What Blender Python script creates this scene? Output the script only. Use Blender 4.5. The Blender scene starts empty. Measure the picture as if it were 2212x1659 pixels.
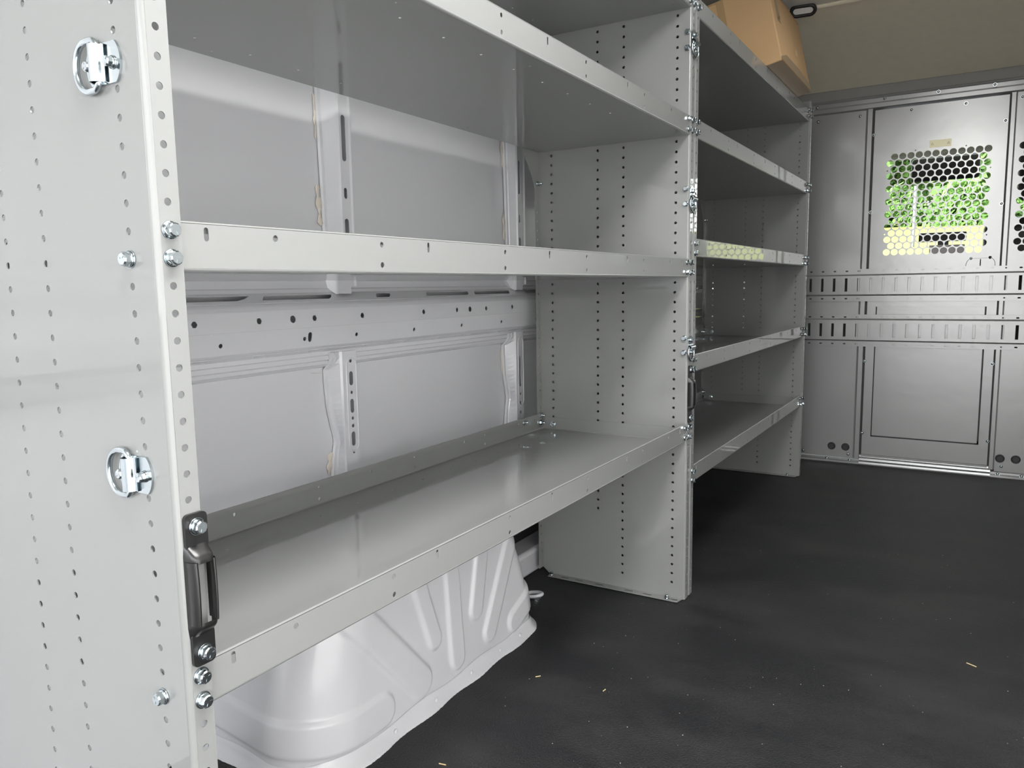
import bpy, bmesh, math, random
from mathutils import Vector, Matrix, noise
from mathutils.geometry import delaunay_2d_cdt

scene = bpy.context.scene
COL = scene.collection
random.seed(7)

# ------------------------------------------------------------------ camera
cam_d = bpy.data.cameras.new('camera')
cam = bpy.data.objects.new('camera', cam_d)
COL.objects.link(cam)
cam_d.sensor_fit = 'HORIZONTAL'
cam_d.sensor_width = 36.0
cam_d.lens = 36.0 * 1655.23 / 2212.0
cam_d.clip_start = 0.02
cam_d.clip_end = 500
YAW, PITCH, ROLL = 0.5448, -0.1253, -0.0158
cy, sy, cp, sp = math.cos(YAW), math.sin(YAW), math.cos(PITCH), math.sin(PITCH)
d = Vector((-sy * cp, cy * cp, sp))
r0 = Vector((cy, sy, 0))
u0 = r0.cross(d)
c_, s_ = math.cos(ROLL), math.sin(ROLL)
r1 = c_ * r0 + s_ * u0
u1 = -s_ * r0 + c_ * u0
cam.matrix_world = Matrix((
    (r1.x, u1.x, -d.x, 0.6373), (r1.y, u1.y, -d.y, -0.4357), (r1.z, u1.z, -d.z, 0.8535), (0, 0, 0, 1)))
scene.camera = cam

# ------------------------------------------------------------------ world, sun, exposure
w = bpy.data.worlds.new('sky')
scene.world = w
w.use_nodes = True
nt = w.node_tree
nt.nodes.clear()
n_out = nt.nodes.new('ShaderNodeOutputWorld')
n_bg = nt.nodes.new('ShaderNodeBackground')
n_tc = nt.nodes.new('ShaderNodeTexCoord')
n_sep = nt.nodes.new('ShaderNodeSeparateXYZ')
n_rmp = nt.nodes.new('ShaderNodeValToRGB')
n_rmp.color_ramp.elements[0].position = 0.0
n_rmp.color_ramp.elements[0].color = (1.0, 0.99, 0.96, 1)
n_rmp.color_ramp.elements[1].position = 0.7
n_rmp.color_ramp.elements[1].color = (0.80, 0.88, 1.0, 1)
nt.links.new(n_tc.outputs['Generated'], n_sep.inputs[0])
nt.links.new(n_sep.outputs['Z'], n_rmp.inputs[0])
nt.links.new(n_rmp.outputs[0], n_bg.inputs[0])
n_bg.inputs[1].default_value = 2.1
nt.links.new(n_bg.outputs[0], n_out.inputs[0])

sun_d = bpy.data.lights.new('sun', 'SUN')
sun_d.energy = 6.5
sun_d.angle = math.radians(1.0)
sun_d.color = (1.0, 0.98, 0.97)
sun = bpy.data.objects.new('sun', sun_d)
COL.objects.link(sun)
sun.rotation_euler = Vector((1.0, 1.4, -0.5)).to_track_quat('-Z', 'Y').to_euler()

# light portal in the open rear doorway (guides the sky sampling, gives no light itself)
po_d = bpy.data.lights.new('rear_doorway_portal', 'AREA')
po_d.shape = 'RECTANGLE'
po_d.size, po_d.size_y = 1.78, 1.88
po_d.cycles.is_portal = True
po = bpy.data.objects.new('rear_doorway_portal', po_d)
COL.objects.link(po)
po.location = (0.30, -2.22, 0.95)
po.rotation_euler = (math.radians(90), 0, 0)

scene.view_settings.view_transform = 'Standard'
scene.view_settings.look = 'None'
scene.view_settings.gamma = 1
scene.view_settings.use_curve_mapping = False
scene.view_settings.exposure = 1.7
scene.render.engine = 'CYCLES'
scene.cycles.max_bounces = 14
scene.cycles.diffuse_bounces = 8
scene.cycles.glossy_bounces = 6
scene.cycles.sample_clamp_indirect = 8.0
scene.cycles.use_denoising = True
scene.cycles.denoising_input_passes = 'RGB_ALBEDO_NORMAL'
scene.cycles.denoising_prefilter = 'ACCURATE'

# added fill lamps brightening the interior: their made-up fittings come with the ceiling below
FILL_LAMPS = [(0.55, 0.10, 12.5), (0.55, 2.05, 1.3)]
for lx, ly, lw in FILL_LAMPS:
    ld = bpy.data.lights.new('added_fill_lamp', 'AREA'); ld.shape = 'RECTANGLE'; ld.size, ld.size_y = 0.40, 1.10
    ld.energy = lw; ld.color = (1.0, 0.99, 0.97)
    lo = bpy.data.objects.new('added_fill_lamp', ld); COL.objects.link(lo); lo.location = (lx, ly, 1.872)

# ------------------------------------------------------------------ constants
P = 0.0254
ZK = 1.0884                     # height of hole row 0
def KZ(k): return ZK - P * k
L1 = 1.5077                     # front upright of the rear unit
R2 = 1.541                      # rear upright of the front unit
L2 = 3.062                      # front upright of the front unit
YB = 3.46                       # partition
XA, XB, XC, XG = -0.0391, -0.1841, -0.2588, -0.4002
TOPZ = 1.607
DEPTH = 0.434

# ------------------------------------------------------------------ materials
def mat(name, col, rough=0.4, metal=0.0, coat=0.0, bump=None, var=None, spec=0.5, coat_rough=0.08, trans=0.0):
    m = bpy.data.materials.new(name)
    m.use_nodes = True
    n = m.node_tree
    b = n.nodes['Principled BSDF']
    b.inputs['Base Color'].default_value = (*col, 1)
    b.inputs['Roughness'].default_value = rough
    b.inputs['Metallic'].default_value = metal
    b.inputs['Specular IOR Level'].default_value = spec
    b.inputs['Coat Weight'].default_value = coat
    b.inputs['Coat Roughness'].default_value = coat_rough
    b.inputs['Transmission Weight'].default_value = trans
    tc = n.nodes.new('ShaderNodeTexCoord')
    if var:
        sc, amt = var
        nz = n.nodes.new('ShaderNodeTexNoise'); nz.inputs['Scale'].default_value = sc; nz.inputs['Detail'].default_value = 5
        n.links.new(tc.outputs['Object'], nz.inputs['Vector'])
        mx = n.nodes.new('ShaderNodeMix'); mx.data_type = 'RGBA'
        mx.inputs['A'].default_value = (*[c * (1 - amt) for c in col], 1)
        mx.inputs['B'].default_value = (*[min(1, c * (1 + amt)) for c in col], 1)
        n.links.new(nz.outputs[0], mx.inputs['Factor'])
        n.links.new(mx.outputs['Result'], b.inputs['Base Color'])
    if bump:
        sc, st, dist = bump
        nb = n.nodes.new('ShaderNodeTexNoise'); nb.inputs['Scale'].default_value = sc; nb.inputs['Detail'].default_value = 3
        n.links.new(tc.outputs['Object'], nb.inputs['Vector'])
        bp = n.nodes.new('ShaderNodeBump'); bp.inputs['Strength'].default_value = st; bp.inputs['Distance'].default_value = dist
        n.links.new(nb.outputs[0], bp.inputs['Height'])
        n.links.new(bp.outputs[0], b.inputs['Normal'])
    return m

M_GRAY = mat('grey_powder_coat', (0.235, 0.24, 0.234), 0.34, coat=0.75, coat_rough=0.025, spec=0.2, bump=(900, 0.02, 0.001))
M_PART = mat('partition_grey', (0.33, 0.333, 0.33), 0.26, metal=0.42, coat=0.4, coat_rough=0.24, bump=(14, 0.05, 0.01))
M_WHITE = mat('white_body_paint', (0.67, 0.675, 0.695), 0.26, coat=0.4, coat_rough=0.08)
M_RIGHT = mat('white_side_lining', (0.80, 0.80, 0.80), 0.5)
M_ARCH = mat('white_wheel_arch_paint', (0.68, 0.683, 0.70), 0.30, coat=0.3, coat_rough=0.12)
M_ZINC = mat('zinc_plate', (0.50, 0.55, 0.57), 0.17, metal=1.0)
M_BLACK = mat('black_powder_coat', (0.010, 0.0095, 0.0095), 0.32, coat=0.2, coat_rough=0.2)
M_RUB = mat('black_rubber', (0.02, 0.021, 0.023), 0.5)
M_CARD = mat('cardboard', (0.53, 0.345, 0.175), 0.8, var=(6, 0.10), bump=(220, 0.05, 0.001))
M_TAPE = mat('brown_packing_tape', (0.42, 0.28, 0.14), 0.22, coat=0.6)
M_LINER = mat('tan_headliner', (0.74, 0.675, 0.53), 0.9, bump=(260, 0.25, 0.002), var=(30, 0.06))
M_ROOF = mat('white_roof_lining', (0.62, 0.61, 0.57), 0.6)
M_SEAL = mat('cream_sealant', (0.70, 0.64, 0.56), 0.7, bump=(160, 0.6, 0.003))
M_STICK = mat('yellow_sticker', (1.0, 0.93, 0.55), 0.4, coat=0.6, coat_rough=0.25)
M_MARK = mat('sticker_ink', (0.55, 0.50, 0.28), 0.6)
M_CHIP = mat('pale_wood', (0.72, 0.58, 0.32), 0.7)
M_DUST = mat('pale_grit', (0.42, 0.39, 0.34), 0.8)
M_GRND = mat('concrete_drive', (0.10, 0.10, 0.10), 0.9, var=(2, 0.2))
M_FIELD = mat('sunlit_field', (0.17, 0.175, 0.024), 0.95, var=(0.5, 0.35))
M_LEAF = mat('leaf_green', (0.085, 0.17, 0.038), 0.7, var=(3, 0.45))
M_BARK = mat('bark', (0.20, 0.15, 0.10), 0.9)
M_DASH = mat('black_plastic', (0.012, 0.012, 0.013), 0.5)
M_PAPER = mat('pale_pink_paper', (0.78, 0.70, 0.74), 0.8)
M_CAB = mat('cab_headliner', (0.66, 0.64, 0.53), 0.9)
M_POLE = mat('white_pole', (0.09, 0.09, 0.087), 0.6)

def floor_mat():
    m = mat('black_floor_mat', (0.022, 0.023, 0.025), 0.46, spec=0.45)
    n = m.node_tree; b = n.nodes['Principled BSDF']
    tc = n.nodes.new('ShaderNodeTexCoord')
    n1 = n.nodes.new('ShaderNodeTexNoise'); n1.inputs['Scale'].default_value = 260; n1.inputs['Detail'].default_value = 3
    n.links.new(tc.outputs['Object'], n1.inputs['Vector'])
    bp = n.nodes.new('ShaderNodeBump'); bp.inputs['Strength'].default_value = 0.9; bp.inputs['Distance'].default_value = 0.003
    n.links.new(n1.outputs[0], bp.inputs['Height']); n.links.new(bp.outputs[0], b.inputs['Normal'])
    # dusty patches and long pale scuffs worn into the mat
    n2 = n.nodes.new('ShaderNodeTexNoise'); n2.inputs['Scale'].default_value = 2.3; n2.inputs['Detail'].default_value = 8; n2.inputs['Roughness'].default_value = 0.65
    mp = n.nodes.new('ShaderNodeMapping'); mp.inputs['Scale'].default_value = (1.0, 1.9, 1); mp.inputs['Rotation'].default_value = (0, 0, 0.12)
    n.links.new(tc.outputs['Object'], mp.inputs['Vector']); n.links.new(mp.outputs[0], n2.inputs['Vector'])
    rp = n.nodes.new('ShaderNodeValToRGB')
    rp.color_ramp.elements[0].position = 0.42; rp.color_ramp.elements[0].color = (0.010, 0.0105, 0.012, 1)
    rp.color_ramp.elements[1].position = 0.75; rp.color_ramp.elements[1].color = (0.034, 0.033, 0.033, 1)
    n.links.new(n2.outputs[0], rp.inputs[0])
    n.links.new(rp.outputs[0], b.inputs['Base Color'])
    n3 = n.nodes.new('ShaderNodeMapRange'); n3.inputs['To Min'].default_value = 0.50; n3.inputs['To Max'].default_value = 0.62
    n.links.new(n2.outputs[0], n3.inputs[0]); n.links.new(n3.outputs[0], b.inputs['Roughness'])
    return m
M_FLOOR = floor_mat()

def glass_mat():
    m = bpy.data.materials.new('windscreen_glass'); m.use_nodes = True
    n = m.node_tree; n.nodes.clear()
    o = n.nodes.new('ShaderNodeOutputMaterial'); mx = n.nodes.new('ShaderNodeMixShader')
    t = n.nodes.new('ShaderNodeBsdfTransparent'); t.inputs[0].default_value = (0.93, 0.97, 0.94, 1)
    g = n.nodes.new('ShaderNodeBsdfGlossy'); g.inputs['Roughness'].default_value = 0.02
    f = n.nodes.new('ShaderNodeFresnel'); f.inputs[0].default_value = 1.3
    n.links.new(f.outputs[0], mx.inputs[0]); n.links.new(t.outputs[0], mx.inputs[1]); n.links.new(g.outputs[0], mx.inputs[2])
    n.links.new(mx.outputs[0], o.inputs[0])
    return m
M_GLASS = glass_mat()

# ------------------------------------------------------------------ mesh helpers
def V(*a): return Vector(a)

def circ(u, v, r, n=14):
    return [(u + r * math.cos(2 * math.pi * i / n), v + r * math.sin(2 * math.pi * i / n)) for i in range(n)]

def hexa(u, v, r):
    return [(u + r * math.cos(math.pi / 3 * i), v + r * math.sin(math.pi / 3 * i)) for i in range(6)]

def slot(u, v, wd, ht, n=6):
    r = min(wd, ht) / 2
    pts = []
    if ht >= wd:
        for i in range(n + 1): a = math.pi * i / n; pts.append((u + r * math.cos(a), v + ht / 2 - r + r * math.sin(a)))
        for i in range(n + 1): a = math.pi + math.pi * i / n; pts.append((u + r * math.cos(a), v - ht / 2 + r + r * math.sin(a)))
    else:
        for i in range(n + 1): a = -math.pi / 2 + math.pi * i / n; pts.append((u + wd / 2 - r + r * math.cos(a), v + r * math.sin(a)))
        for i in range(n + 1): a = math.pi / 2 + math.pi * i / n; pts.append((u - wd / 2 + r + r * math.cos(a), v + r * math.sin(a)))
    return pts

def rect(u0, v0, u1, v1): return [(u0, v0), (u1, v0), (u1, v1), (u0, v1)]

def rrect(u0, v0, u1, v1, r, n=4):
    pts = []
    for cx, cyy, a0 in ((u1 - r, v1 - r, 0), (u0 + r, v1 - r, 90), (u0 + r, v0 + r, 180), (u1 - r, v0 + r, 270)):
        for i in range(n + 1):
            a = math.radians(a0 + 90 * i / n); pts.append((cx + r * math.cos(a), cyy + r * math.sin(a)))
    return pts

def in_poly(p, poly):
    x, y = p; c = False; n = len(poly)
    for i in range(n):
        x0, y0 = poly[i]; x1, y1 = poly[i - 1]
        if (y0 > y) != (y1 > y) and x < (x1 - x0) * (y - y0) / (y1 - y0) + x0: c = not c
    return c

def plate(bm, outline, holes, th, O, U, W_):
    """flat sheet of thickness th with real holes; (u,v) -> O + u*U + v*W_"""
    S = 100.0
    pts, edges = [], []
    loops = []
    for poly in [outline] + list(holes):
        k = len(pts); n = len(poly)
        pts += [Vector((a * S, c * S)) for a, c in poly]
        edges += [(k + i, k + (i + 1) % n) for i in range(n)]
        loops.append(poly)
    vs, es, fs, _, _, _ = delaunay_2d_cdt(pts, edges, [], 0, 1e-5)
    boxes = [(min(p[0] for p in h), max(p[0] for p in h), min(p[1] for p in h), max(p[1] for p in h), h) for h in holes]
    cell = 0.05; hsh = {}
    for bx_ in boxes:
        for cx in range(int(bx_[0] // cell), int(bx_[1] // cell) + 1):
            for cyy in range(int(bx_[2] // cell), int(bx_[3] // cell) + 1):
                hsh.setdefault((cx, cyy), []).append(bx_)
    U = Vector(U); W_ = Vector(W_); N = U.cross(W_) * (th / 2); O = Vector(O)
    P3 = [O + U * (v.x / S) + W_ * (v.y / S) for v in vs]
    tris = []
    for f in fs:
        c = (sum(vs[i].x for i in f) / (S * len(f)), sum(vs[i].y for i in f) / (S * len(f)))
        if not in_poly(c, outline): continue
        bad = False
        for a0, a1, b0, b1, h in hsh.get((int(c[0] // cell), int(c[1] // cell)), ()):
            if a0 <= c[0] <= a1 and b0 <= c[1] <= b1 and in_poly(c, h): bad = True; break
        if not bad: tris.append(f)
    top = [bm.verts.new(p + N) for p in P3]; bot = [bm.verts.new(p - N) for p in P3]
    cnt = {}
    for f in tris:
        bm.faces.new([top[i] for i in f]); bm.faces.new([bot[i] for i in reversed(f)])
        for a, c in zip(f, list(f[1:]) + [f[0]]): cnt[(a, c)] = 1
    for (a, c) in cnt:
        if (c, a) not in cnt: bm.faces.new((top[c], top[a], bot[a], bot[c]))
    for v in top + bot:
        if not v.link_faces: bm.verts.remove(v)

def hole_strip(bm, u0, u1, uc, vs, v_lo, v_hi, r, O, U, W_, th=0.0014):
    """narrow sheet with one column of round holes at heights vs"""
    O, U, W_ = Vector(O), Vector(U), Vector(W_); N = U.cross(W_)
    vs = sorted(vs); n = 16
    cuts = [v_lo] + [(a + b) / 2 for a, b in zip(vs, vs[1:])] + [v_hi]
    for s in (0.5, -0.5):
        for i, v in enumerate(vs):
            a0, a1 = cuts[i], cuts[i + 1]
            inner, outer = [], []
            for k in range(n):
                a = 2 * math.pi * (k + 0.5) / n; c, sn = math.cos(a), math.sin(a)
                inner.append(bm.verts.new(O + U * (uc + r * c) + W_ * (v + r * sn) + N * th * s))
                ru = (u1 - uc) if c > 0 else (uc - u0); rv = (a1 - v) if sn > 0 else (v - a0)
                t = min(ru / abs(c), rv / abs(sn)); outer.append((uc + t * c, v + t * sn))
            # snap the outer ring to the cell corners
            for cu, cv in ((u0, a0), (u1, a0), (u1, a1), (u0, a1)):
                k = min(range(n), key=lambda q: (outer[q][0] - cu) ** 2 * 4 + (outer[q][1] - cv) ** 2); outer[k] = (cu, cv)
            ov = [bm.verts.new(O + U * p + W_ * q + N * th * s) for p, q in outer]
            for k in range(n):
                bm.faces.new((inner[k], inner[(k + 1) % n], ov[(k + 1) % n], ov[k]))
    for v in vs:   # hole walls
        A = [bm.verts.new(O + U * (uc + r * math.cos(2 * math.pi * (k + .5) / n)) + W_ * (v + r * math.sin(2 * math.pi * (k + .5) / n)) + N * th * .5) for k in range(n)]
        B = [bm.verts.new(p.co - N * th) for p in A]
        for k in range(n): bm.faces.new((A[k], A[(k + 1) % n], B[(k + 1) % n], B[k]))
    for u in (u0, u1):
        q = [O + U * u + W_ * v + N * th * t for v, t in ((v_lo, .5), (v_hi, .5), (v_hi, -.5), (v_lo, -.5))]
        bm.faces.new([bm.verts.new(p) for p in q])

def sweep(bm, pts, vec, smooth=True):
    vec = Vector(vec)
    a = [bm.verts.new(p) for p in pts]; b = [bm.verts.new(Vector(p) + vec) for p in pts]
    for i in range(len(pts) - 1):
        f = bm.faces.new((a[i], a[i + 1], b[i + 1], b[i])); f.smooth = smooth

def box(bm, lo, hi, bev=0.0):
    r = bmesh.ops.create_cube(bm, size=1)
    lo, hi = Vector(lo), Vector(hi)
    for v in r['verts']:
        v.co = Vector([(lo[i] + hi[i]) / 2 + v.co[i] * (hi[i] - lo[i]) for i in range(3)])
    if bev:
        es = list({e for v in r['verts'] for e in v.link_edges})
        rr = bmesh.ops.bevel(bm, geom=es, offset=bev, segments=3, affect='EDGES', profile=0.5)
        for f in rr['faces']: f.smooth = True

def cyl(bm, p0, p1, r, n=16, r2=None, smooth=True):
    p0, p1 = Vector(p0), Vector(p1); ax = p1 - p0
    q = ax.to_track_quat('Z', 'Y').to_matrix().to_4x4()
    m = Matrix.Translation((p0 + p1) / 2) @ q
    res = bmesh.ops.create_cone(bm, cap_ends=True, segments=n, radius1=r, radius2=r if r2 is None else r2, depth=ax.length, matrix=m)
    if smooth:
        for f in {f for v in res['verts'] for f in v.link_faces}:
            if len(f.verts) == 4: f.smooth = True

def tube(bm, pts, r, n=10, closed=False, sec=None):
    """sweep a section along a path; sec = list of (a,b) or circle of radius r"""
    pts = [Vector(p) for p in pts]; N = len(pts)
    sec = sec or circ(0, 0, r, n)
    rings = []; prev = None
    for i, p in enumerate(pts):
        t = (pts[(i + 1) % N] - pts[i - 1]) if closed else (pts[min(i + 1, N - 1)] - pts[max(i - 1, 0)])
        t.normalize()
        if prev is None:
            ref = Vector((0, 1, 0)) if abs(t.y) < 0.9 else Vector((1, 0, 0))
            x = (ref - t * ref.dot(t)).normalized()
        else:
            x = (prev - t * prev.dot(t)).normalized()
        prev = x; y = t.cross(x)
        rings.append([bm.verts.new(p + x * a + y * b) for a, b in sec])
    m = len(sec)
    for i in range(N if closed else N - 1):
        A, B = rings[i], rings[(i + 1) % N]
        for j in range(m):
            f = bm.faces.new((A[j], A[(j + 1) % m], B[(j + 1) % m], B[j])); f.smooth = True
    if not closed:
        bm.faces.new(list(reversed(rings[0]))); bm.faces.new(rings[-1])

def prism(bm, poly, z0, z1, M=None, smooth=False):
    M = M or Matrix.Identity(4)
    a = [bm.verts.new(M @ Vector((p[0], p[1], z0))) for p in poly]; b = [bm.verts.new(M @ Vector((p[0], p[1], z1))) for p in poly]
    n = len(poly)
    for i in range(n):
        f = bm.faces.new((a[i], a[(i + 1) % n], b[(i + 1) % n], b[i])); f.smooth = smooth
    bm.faces.new(list(reversed(a))); bm.faces.new(b)

def grid(bm, fn, nu, nv, smooth=True):
    vs = [[bm.verts.new(fn(i / nu, j / nv)) for j in range(nv + 1)] for i in range(nu + 1)]
    for i in range(nu):
        for j in range(nv):
            f = bm.faces.new((vs[i][j], vs[i + 1][j], vs[i + 1][j + 1], vs[i][j + 1])); f.smooth = smooth

def make(name, bm, m, parent=None, recalc=True):
    if recalc: bmesh.ops.recalc_face_normals(bm, faces=bm.faces)
    me = bpy.data.meshes.new(name); bm.to_mesh(me); bm.free()
    me.materials.append(m)
    o = bpy.data.objects.new(name, me); COL.objects.link(o)
    if parent: o.parent = parent
    return o

def tag(o, label, cat, group=None):
    o['label'] = label; o['category'] = cat
    if group: o['group'] = group
    return o

def struct(o): o['kind'] = 'structure'; return o

def empty(name, loc=(0, 0, 0), parent=None):
    o = bpy.data.objects.new(name, None); COL.objects.link(o); o.location = loc; o.empty_display_size = 0.05
    if parent: o.parent = parent
    return o

def copy_part(o, parent, M=None):
    c = o.copy(); COL.objects.link(c); c.parent = parent
    if M is not None: c.matrix_local = M
    for ch in list(o.children):
        copy_part(ch, c)
    return c

def BM(): return bmesh.new()

# orientation matrices: local +Z of a fastener points along the given direction
def facing(loc, n, spin=0.0):
    z = Vector(n).normalized()
    ref = Vector((0, 0, 1)) if abs(z.z) < 0.9 else Vector((1, 0, 0))
    y = (ref - z * ref.dot(z)).normalized(); x = y.cross(z)
    m = Matrix(((x.x, y.x, z.x, 0), (x.y, y.y, z.y, 0), (x.z, y.z, z.z, 0), (0, 0, 0, 1)))
    return Matrix.Translation(loc) @ m @ Matrix.Rotation(spin, 4, 'Z')

# ------------------------------------------------------------------ the setting
XW = -0.575
XR = 1.20
ROOFZ = 1.90
b = BM(); box(b, (-0.66, -2.2, -0.04), (XR + 0.02, 3.60, 0.0))
struct(make('floor', b, M_FLOOR))

def skin_x(z):
    return XW + 0.012 * math.sin(z * 2.2) + (0.05 * max(0, z - 1.45) ** 1.5)

b = BM()
grid(b, lambda u, v: V(skin_x(v * 1.92), -2.2 + u * 7.18, v * 1.92 - 0.02), 60, 48)
wall = struct(make('wall_left', b, M_WHITE))
b = BM()
grid(b, lambda u, v: V(XR - (0.04 * max(0, v * 1.92 - 1.2)), -2.2 + u * 7.18, v * 1.92 - 0.02), 20, 20)
struct(make('wall_right', b, M_RIGHT))
b = BM(); box(b, (-0.62, -2.2, ROOFZ), (XR + 0.02, 4.7, ROOFZ + 0.03))
roof = struct(make('ceiling', b, M_ROOF))
for i, (lx, ly, lw) in enumerate(FILL_LAMPS):  # invented fittings to go with the added fill lamps
    lf = empty('added_lamp_fitting', (lx, ly, ROOFZ))
    tag(lf, ('flat white fill lamp added out of view on the ceiling toward the rear doors', 'flat white fill lamp added out of view on the ceiling farther forward')[i], 'lamp')
    b = BM(); hw, hl_ = 0.21, 0.56
    for lo_, hi_ in (((-hw - .015, -hl_ - .015), (-hw, hl_ + .015)), ((hw, -hl_ - .015), (hw + .015, hl_ + .015)), ((-hw - .015, -hl_ - .015), (hw + .015, -hl_)), ((-hw - .015, hl_), (hw + .015, hl_ + .015))):
        box(b, (*lo_, -0.026), (*hi_, 0.0), 0.003)
    box(b, (-hw, -hl_, -0.008), (hw, hl_, 0.0))
    make('added_lamp_housing', b, M_ROOF, lf)
# tan lined soffit sloping from the partition top up to the roof
b = BM()
def soffit(u, v):
    x = -0.64 + u * 1.86
    y = 3.475 - v * 0.675
    z = 1.728 + 0.17 * v + 0.012 * math.sin(math.pi * v)
    return V(x, y, z)
grid(b, soffit, 30, 14)
b2 = [bm_v for bm_v in b.verts]
grid(b, lambda u, v: V(-0.64 + u * 1.86, 2.80 - 0.012 * math.sin(v * math.pi), 1.898 - 0.012 + 0.016 * v), 30, 4)
struct(make('trim_1', b, M_LINER))

# ---- body side details: belt rail, ribs, sealant
def strip(bm, p1, p2, y0, y1, holes, th=0.0014):
    p1 = Vector((p1[0], 0, p1[1])); p2 = Vector((p2[0], 0, p2[1])); dv = p2 - p1; L = dv.length; dv.normalize()
    plate(bm, rect(y0, 0, y1, L), holes, th, p1, (0, 1, 0), dv)

def lens(u0, u1, v0, v1):
    s = (u1 - u0) * 0.12 if u1 - u0 > 0.1 else (u1 - u0) * 0.35
    s = max(s, 0.016)
    return [(u0, v1), (u0 + s * 0.5, v0 + (v1 - v0) * 0.35), (u0 + s, v0), (u1 - 0.004, v0), (u1, v0 + 0.002), (u1 - s * 0.5, v0 + (v1 - v0) * 0.65), (u1 - s, v1)]

YR0, YR1 = -2.18, 3.44
b = BM()
prof = [(-0.572, 0.930), (-0.566, 0.905), (-0.558, 0.895), (-0.557, 0.8765), (-0.5525, 0.873), (-0.5495, 0.8585), (-0.5465, 0.8565), (-0.543, 0.849)]
sweep(b, [V(x, YR0, z) for x, z in prof], (0, YR1 - YR0, 0), smooth=False)
# sloping ledge with long openings
led1, led2 = (-0.543, 0.849), (-0.507, 0.831)
LL = math.hypot(led2[0] - led1[0], led2[1] - led1[1])
sl = [(0.20, 0.55), (0.566, 0.765), (0.889, 0.955), (1.075, 1.276), (1.286, 1.486)]
sl += [(1.56, 1.72), (1.80, 2.1), (2.2, 2.5), (2.6, 2.9)]
strip(b, led1, led2, YR0, YR1, [lens(a, c, 0.008, 0.029) for a, c in sl])
arc = [(-0.507, 0.831), (-0.501, 0.8275), (-0.4975, 0.823), (-0.496, 0.817)]
sweep(b, [V(x, YR0, z) for x, z in arc], (0, YR1 - YR0, 0))
f1, f2 = (-0.496, 0.817), (-0.494, 0.781)
HX = [0.26 + 0.1386 * i for i in range(-3, 22)]
hx = [0.398, 0.536, 0.675, 0.815, 1.030, 1.168, 1.304, 1.440, 1.576] + [1.716 + 0.138 * i for i in range(11)]
strip(b, f1, f2, YR0, YR1, [hexa(y, 0.018, 0.0062) for y in hx] + [circ(y, 0.018, 0.0072) for y in (0.618, 1.227, 1.85)])
g1, g2 = (-0.494, 0.781), (-0.5, 0.742)
strip(b, g1, g2, YR0, YR1, [circ(y, 0.022, 0.0042) for y in (0.450, 0.648, 0.797, 0.994, 1.190, 1.384, 1.578, 1.8, 2.0)] + [slot(0.662, 0.019, 0.010, 0.020)])
und = [(-0.5, 0.742), (-0.503, 0.7375), (-0.509, 0.735)]
sweep(b, [V(x, YR0, z) for x, z in und], (0, YR1 - YR0, 0))
e1, e2 = (-0.509, 0.735), (-0.533, 0.727)
lens_sl = [0.42 + 0.138 * i for i in range(20)]
strip(b, e1, e2, YR0, YR1, [slot(y, 0.012, 0.034, 0.008) for y in lens_sl])
stp = [(-0.533, 0.727), (-0.5335, 0.7185), (-0.5375, 0.7160), (-0.5385, 0.7075), (-0.5435, 0.7045), (-0.5445, 0.698), (-0.552, 0.692), (-0.578, 0.685)]
sweep(b, [V(x, YR0, z) for x, z in stp], (0, YR1 - YR0, 0), smooth=False)
make('belt_rail', b, M_WHITE, wall)

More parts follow.
